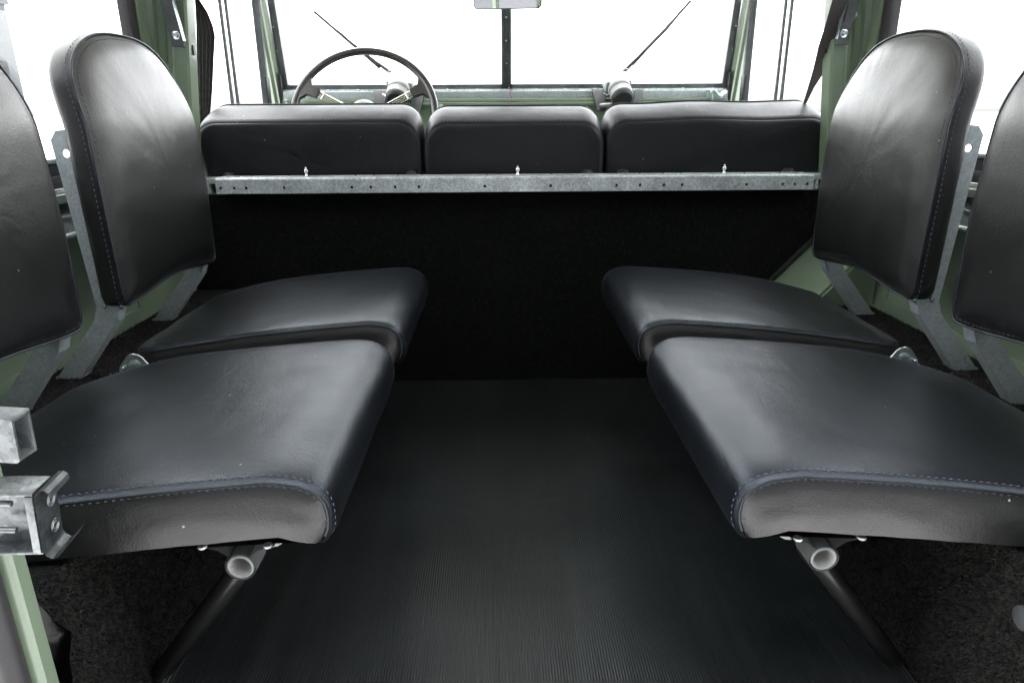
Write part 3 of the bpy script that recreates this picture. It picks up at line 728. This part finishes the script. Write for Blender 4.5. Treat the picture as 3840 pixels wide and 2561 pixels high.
# ------------------------------------------------------------------ steering wheel
c0 = Vector((-.4145, .50, .617)); tilt = radians(28)
RM = Matrix.Translation(c0) @ Matrix.Rotation(-tilt, 4, 'X')     # local: wheel in XZ plane, axis Y
SW = thing('steering_wheel', 'dark four spoke steering wheel with bright wire spokes rising behind the left front seat back', 'steering wheel')
bm = ntube([RM @ Vector((.203*cos(2*pi*k/72), 0, .203*sin(2*pi*k/72))) for k in range(72)], .0108, 14, closed=True); rim = link('rim', bm, 'wheelrim', SW)
for a in (27, 153, 207, 333):
    A = radians(a); d = Vector((cos(A), 0, sin(A))); e = Vector((-sin(A), 0, cos(A)))
    bm = bmesh.new(); pts = [(.150, -.012), (.178, -.016), (.196, -.045), (.203, -.045), (.203, .045), (.196, .045), (.178, .016), (.150, .012)]
    va = [bm.verts.new(RM @ (d*u+e*v+Vector((0, -.006, 0)))) for u, v in pts]; vb = [bm.verts.new(RM @ (d*u+e*v+Vector((0, .006, 0)))) for u, v in pts]
    bm.faces.new(va); bm.faces.new(vb[::-1])
    for k in range(len(pts)): bm.faces.new((va[k], vb[k], vb[(k+1) % 8], va[(k+1) % 8]))
    link('spoke_boss', bm, 'wheelrim', SW, angle=30)
    bm = bmesh.new()
    for off in (-.009, -.003, .003, .009): tube(bm, [RM @ (d*.03+e*off+Vector((0, .012, 0))), RM @ (d*.158+e*off)], .0018, 8)
    sp = link('spoke', bm, 'spoke', SW)
    link('spoke_clip', ntube([RM @ (d*.135+e*-.011), RM @ (d*.135+e*.011)], .0026, 8), 'spoke', sp)
bm = bmesh.new(); lathe(bm, [(.048, .03), (.048, .0), (.044, -.012), (.033, -.021), (.018, -.026), (.002, -.028)], (0,0,0), 'Y', 32); bmesh.ops.transform(bm, matrix=RM, verts=bm.verts); link('hub', bm, 'hub', SW)
link('column', ntube([RM @ Vector((0, .03, 0)), RM @ Vector((0, .42, 0))], .02, 14), 'black_metal', SW)
# ------------------------------------------------------------------ mirror
MR = thing('rear_view_mirror', 'rectangular interior rear view mirror at the top of the windscreen centre strip', 'mirror')
def rrect(w, h, r, n=6):
    P = []
    for cx2, cz2, a0 in ((w-r, h-r, 0), (-w+r, h-r, 90), (-w+r, -h+r, 180), (w-r, -h+r, 270)):
        for k in range(n+1): a = radians(a0+90*k/n); P.append((cx2+r*cos(a), cz2+r*sin(a)))
    return P
T = Matrix.Translation((.001, .745, .957)) @ Matrix.Rotation(radians(-11), 4, 'Z') @ Matrix.Rotation(radians(7), 4, 'X') @ Matrix.Rotation(radians(.6), 4, 'Y')
bm = nprism(rrect(.107, .031, .014), 'Y', .0, .012, bev=.002); bmesh.ops.transform(bm, matrix=T, verts=bm.verts); link('housing', bm, 'steel_grey', MR, angle=35)
bm = bmesh.new(); bm.faces.new([bm.verts.new(T @ Vector((x, -.0012, z))) for x, z in rrect(.1035, .028, .012)]); link('mirror_glass', bm, 'mirror', MR, False)
link('stem', ntube([T @ Vector((0, .012, 0)), (0, .80, 1.0), (0, .84, 1.02)], .005, 8), 'steel_grey', MR)
# ------------------------------------------------------------------ wipers and motors
def wiper(tip, low, root, label):
    t = thing('windscreen_wiper', label, 'wiper', 'windscreen wipers outside the glass')
    tip, low, root = Vector(tip), Vector(low), Vector(root); d = (low-tip).normalized(); e = d.cross(Vector((0, 1, 0))).normalized()
    link('blade', ntube([tip, tip.lerp(low, .5), low], .0048, 6), 'rubber', t)
    bm = bmesh.new(); tube(bm, [tip+d*.06-Vector((0, .006, 0)), tip.lerp(low, .42)+e*.003-Vector((0, .012, 0)), low-d*.06-Vector((0, .006, 0))], .0042, 6)
    link('yoke', bm, 'rubber', t)
    link('joint', nbox(-.005, .005, -.004, .004, -.004, .004, bev=.001, mtx=Matrix.Translation(tip.lerp(low, .42))), 'chrome', t)
    link('arm', ntube([tip.lerp(low, .42)-Vector((0, .002, 0)), tip.lerp(low, .7).lerp(root, .3), root.lerp(low, .25), root], [.004, .005, .0075, .010], 8), 'rubber', t)
    link('spindle', nlathe([(.009, -.02), (.009, .012), (.005, .016)], root, 'Y', 12), 'chrome', t)
wiper((-.640, .955, .948), (-.436, .975, .773), (-.343, .985, .722), 'left wiper, its blade slanting up to the left behind the steering wheel')
wiper((.622, .95, .978), (.440, .975, .780), (.372, .985, .722), 'right wiper, its blade slanting up to the right beside the centre strip')
for s, xm, lab in ((-1, -.357, 'grey cylindrical wiper motor on the dash seen through the steering wheel'), (1, .374, 'grey cylindrical wiper motor on the dash right of the centre strip')):
    t = thing('wiper_motor', lab, 'wiper motor', 'wiper motors on the dash')
    T = Matrix.Translation((xm, .815, .688)) @ Matrix.Rotation(radians(38), 4, 'X') @ Matrix.Rotation(radians(6*s), 4, 'Z') @ Matrix.Scale(1.3, 4)
    bm = nlathe([(.002, -.034), (.022, -.033), (.027, -.028), (.028, -.020)], (0,0,0), 'Y', 24); bmesh.ops.transform(bm, matrix=T, verts=bm.verts); link('end_cap', bm, 'plastic', t)
    bm = nlathe([(.028, -.020), (.0285, -.018), (.0285, .006), (.0295, .008), (.0295, .012), (.027, .03), (.02, .05)], (0,0,0), 'Y', 24); bmesh.ops.transform(bm, matrix=T, verts=bm.verts); mo = link('motor_body', bm, 'hub', t, angle=30)
    link('band', ntube([T @ Vector((.0292*cos(2*pi*k/32), .0, .0292*sin(2*pi*k/32))) for k in range(32)], .0009, 6, closed=True), 'plastic', mo)
    link('park_handle', ntube([T @ Vector((.033*cos(radians(a)), .03, .018+.030*sin(radians(a)))) for a in range(-20, 201, 11)], .0016, 8), 'clear', t)
    link('gearbox', nbox(-.034, .034, .02, .06, -.020, .016, bev=.006, mtx=T), 'galv_dull', t)
    link('wire', ntube([T @ Vector((.032, -.008, .01)), T @ Vector((.036, -.012, -.01)), T @ Vector((.034, -.006, -.03))], .0016, 6), 'teal', t)
    bm = bmesh.new(); tube(bm, [(xm-.052, .835, .684), (xm-.040, .82, .676), (xm-.036, .822, .688)], .003, 6); link('fixing_screw', bm, 'chrome', t)
    tube_ = ntube([(xm-.06, .83, .640), (xm-.03, .80, .642), (xm, .80, .646), (xm+.03, .81, .640)], .013, 12); link('hose', tube_, 'plastic', t)
k_ = 0
for xm in (-.357, .374):
    for dx in (-.064, .060):
        lab = 'black tapered demister duct %s the %s wiper motor' % (('left of' if dx < 0 else 'right of'), ('left' if xm < 0 else 'right'))
        bm = bmesh.new(); rows = [[Vector((xm+dx+w*u, y+v, z)) for u, v in ((-1, -.012), (1, -.012), (1, .012), (-1, .012))] for w, y, z in ((.0235, .868, .697), (.022, .858, .685), (.015, .838, .652), (.011, .826, .632))]
        bm, R_ = grid(rows, bm, closed=True); bm.faces.new(R_[0]); bm.faces.new(R_[-1])
        tag(link('demister_duct', bm, 'plastic', None, angle=30), lab, 'duct', 'demister ducts along the dash')
# windscreen catch on the right and knob on the left, wire
t = thing('windscreen_catch', 'bright zinc catch with wing nuts at the right end of the dash rail', 'catch')
link('plate', nbox(.672, .742, .850, .862, .655, .693, bev=.002), 'zinc', t)
link('hook', ntube([(.668, .846, .692), (.676, .842, .694), (.684, .842, .682), (.690, .846, .660)], .0042, 8), 'zinc', t)
for cxk in (.712,):
    link('wing_nut', ntube([(cxk-.020, .842, .692), (cxk-.012, .838, .686), (cxk-.006, .836, .676), (cxk, .836, .673), (cxk+.006, .836, .676), (cxk+.012, .838, .686), (cxk+.022, .842, .688)], [.005, .0045, .005, .008, .005, .0045, .005], 10), 'zinc', t)
    link('stud', ntube([(cxk, .848, .672), (cxk+.002, .828, .671)], .004, 8), 'chrome', t)
t = thing('windscreen_clamp', 'round silver clamp knob at the left end of the dash behind the steering wheel rim', 'clamp')
link('knob', nlathe([(.020, .862), (.021, .852), (.017, .846), (.004, .842)], (-.695, 0, .663), 'Y', 20), 'zinc', t)
link('wing', nbox(-.692, -.668, .846, .85, .640, .680, bev=.002), 'zinc', t)
tag(link('purple_wire', ntube([(.006, .862, .705), (.012, .852, .695), (.013, .845, .68), (.016, .838, .665), (.017, .835, .64), (.016, .84, .60)], .0013, 6), 'purple'), 'thin purple wire hanging below the windscreen centre strip', 'wire')
# ------------------------------------------------------------------ pillar struts and seat belts
for s in (-1, 1):
    t = thing('pillar_strut', 'grey steel strut bolted to the %s door pillar%s' % (('left', ', next to the hanging dark seat belt') if s < 0 else ('right', ', behind the slanting seat belt')), 'strut', 'struts bolted to the door pillars')
    top = Vector((s*.712, -.022, .905)); bot = Vector((s*.6935, -.024, .785)); d = (bot-top).normalized(); e = Vector((-d.z, 0, d.x))*1.0
    bm = bmesh.new()
    rows = [[p+e*w+Vector((0, y, 0)) for w, y in ((-.015, 0), (.015, 0), (.015, .003), (-.015, .003))] for p in (top, bot+d*.0)]
    grid(rows, bm, closed=True); prism(bm, [(bot.x-.0135, bot.z), (bot.x+.0135, bot.z), (bot.x+.0135, bot.z-.03), (bot.x-.0135, bot.z-.03)], 'Y', -.024, -.020, bev=.0015)
    pl = link('strap', bm, 'steel_grey', t, False)
    ee = e*(-s if False else (1 if e.x*s < 0 else -1))
    rows = [[p+ee*.015+Vector((0, y, 0)) for y in (0, -.014)] for p in (top, bot-d*.005, bot+d*.022)]
    bm, _ = grid(rows); bmesh.ops.solidify(bm, geom=bm.faces[:], thickness=.003); link('edge_flange', bm, 'zinc', t, False)
    link('bolt', nlathe([(.009, 0), (.009, -.002), (.0065, -.003), (.0065, -.008), (.004, -.009)], (bot.x, -.024, bot.z-.008), 'Y', 6), 'zinc', t, angle=20)
def ribbon(rows, folds=0):
    """rows: (centre, half width vector); returns double sided strip with slight pleats"""
    R = []
    nn = 15
    for c_, h_ in rows:
        c_, h_ = Vector(c_), Vector(h_)
        R.append([c_+h_*(2*k/(nn-1)-1)+Vector((0, folds*sin(k*2.1)*(.6+.4*sin(c_.z*9)), 0)) for k in range(nn)])
    bm, _ = grid(R); bmesh.ops.solidify(bm, geom=bm.faces[:], thickness=.0012); return bm
bm = ribbon([((-0.7275, .19, 0.901), (0.0005, 0, 0)), ((-0.7245, .19, 0.874), (0.0055, 0, 0)), ((-0.7175, .19, 0.847), (0.0145, 0, 0)), ((-0.7150, .19, 0.819), (0.0200, 0, 0)), ((-0.7155, .19, 0.796), (0.0225, 0, 0)), ((-0.7240, .19, 0.743), (0.0200, 0, 0)), ((-0.7325, .19, 0.686), (0.0175, 0, 0)), ((-0.7400, .19, 0.643), (0.0150, 0, 0)), ((-0.7480, .19, 0.601), (0.0120, 0, 0)), ((-0.7550, .19, 0.500), (0.0100, 0, 0))], .0035)
tag(link('seat_belt', bm, 'belt', None, angle=60), 'dark seat belt webbing hanging folded beside the left door pillar', 'seat belt', 'front seat belts')
bm = ribbon([((.640, -.06, .91), (.02, 0, 0)), ((0.6660, -0.050, 0.869), (0.0190, -.004, 0.0000)), ((0.6735, -0.035, 0.840), (0.0165, -.004, 0.0000)), ((0.6750, -0.015, 0.790), (0.0170, -.004, -0.0065)), ((0.6765, 0.010, 0.755), (0.0165, -.004, -0.0020)), ((0.6840, 0.050, 0.709), (0.0120, -.004, -0.0020)), ((0.6890, 0.090, 0.676), (0.0060, -.004, 0.0000)), ((0.6965, 0.130, 0.644), (0.0025, -.004, 0.0000)), ((0.6985, 0.170, 0.600), (0.0015, -.004, 0.0000))])
tag(link('seat_belt', bm, 'belt_light', None, angle=60), 'grey seat belt webbing running down to the corner of the right front seat back', 'seat belt', 'front seat belts')
# ------------------------------------------------------------------ rear left fittings
T = Matrix.Translation((-.372, -1.1490, .419)) @ Matrix.Rotation(radians(-3), 4, 'Z') @ Matrix.Rotation(radians(3), 4, 'Y')
bm = bmesh.new(); w, hh, th = .0095, .0158, .0028
def sq(x, a, b): return [T @ Vector((x, y, z)) for y, z in ((-a, -b), (a, -b), (a, b), (-a, b))]
rows = [sq(-.16, w, hh), sq(.0135, w, hh), sq(.0147, w-.001, hh-.001), sq(.0147, w-th, hh-th), sq(.014, w-th-.0003, hh-th-.0003), sq(-.02, w-th, hh-th)]
bm, R_ = grid(rows, bm, closed=True); bm.faces.new(R_[-1])
tag(link('square_tube', bm, 'galv_rough', None, angle=30), 'open ended galvanised square tube at the left edge above the striker bracket', 'tube')
t = thing('striker_bracket', 'galvanised door striker bracket with curled lips on the green rear post at left', 'bracket')
T = Matrix.Translation((-.364, -1.1365, .350)) @ Matrix.Rotation(radians(6), 4, 'Z') @ Matrix.Rotation(radians(4), 4, 'Y') @ Matrix.Scale(.95, 4)
bm = bmesh.new()
box(bm, -.044, -.002, -.0135, .0135, .0225, .0248, mtx=T, bev=.0006); box(bm, -.044, -.002, -.0120, .0135, -.0275, -.0252, mtx=T, bev=.0006)
box(bm, -.0075, -.002, -.0145, .0135, -.0252, .0225, mtx=T, bev=.0006); box(bm, -.044, -.0075, .004, .006, -.0252, .0225, mtx=T)
link('base', bm, 'galv_rough', t, angle=30)
# striker plate faces the aisle; its curled lips run along the post depth
lip = [(.0085, .0195), (.0105, .0225), (.0100, .0262), (.0070, .0285), (.0035, .0282), (.0010, .0258), (.0, .021), (.0, -.022), (.0018, -.0268), (.0055, -.0292), (.0095, -.0278), (.0125, -.0245), (.0165, -.0175)]
rows = [[T @ Vector((x, y, z)) for x, z in lip] for y in (-.0155, -.005, .005, .0145)]
bm, _ = grid(rows); bmesh.ops.solidify(bm, geom=bm.faces[:], thickness=.0020); fp = link('striker_plate', bm, 'galv_rough', t, angle=40)
for z in (.0120, -.0105):
    for r in (.0050, .0030): link('rivet', ntube([T @ Vector((.0022, .001+r*cos(2*pi*k/20), z+r*sin(2*pi*k/20))) for k in range(20)], .00065, 6, closed=True), 'galv_rough', fp)
    link('pin', ntube([T @ Vector((-.032, -.0075, z+.002)), T @ Vector((-.020, -.0075, z+.0015))], .0022, 10), 'galv_rough', t)
# crumpled vinyl flap at the post foot
rows = []
for k in range(17):
    z = .245-.011*k; row = []; wid = .004+.022*min(1, k/4)-.006*max(0, sin(k*.8))
    for j in range(9):
        u = j/8
        row.append(Vector((-.440+(.010+wid)*u-.0012*k*.5, -1.092+.007*sin(u*6+k*.7)+.006*noise.noise(Vector((u*3, k*.5, 2))), z+.005*sin(u*3+k))))
    rows.append(row)
bm, _ = grid(rows); bmesh.ops.solidify(bm, geom=bm.faces[:], thickness=.0012)
tag(link('vinyl_flap', bm, 'vinyl_end', None, angle=60), 'crumpled black vinyl flap beside the foot of the green rear post', 'flap')
# ------------------------------------------------------------------ knob at the right edge
tag(link('release_knob', nlathe([(.006, .0), (.008, -.006), (.0115, -.011), (.011, -.016), (.006, -.019)], (.4405, -1.0795, .190), 'X', 16), 'steel_grey'), 'small grey metal knob low at the right picture edge', 'knob')
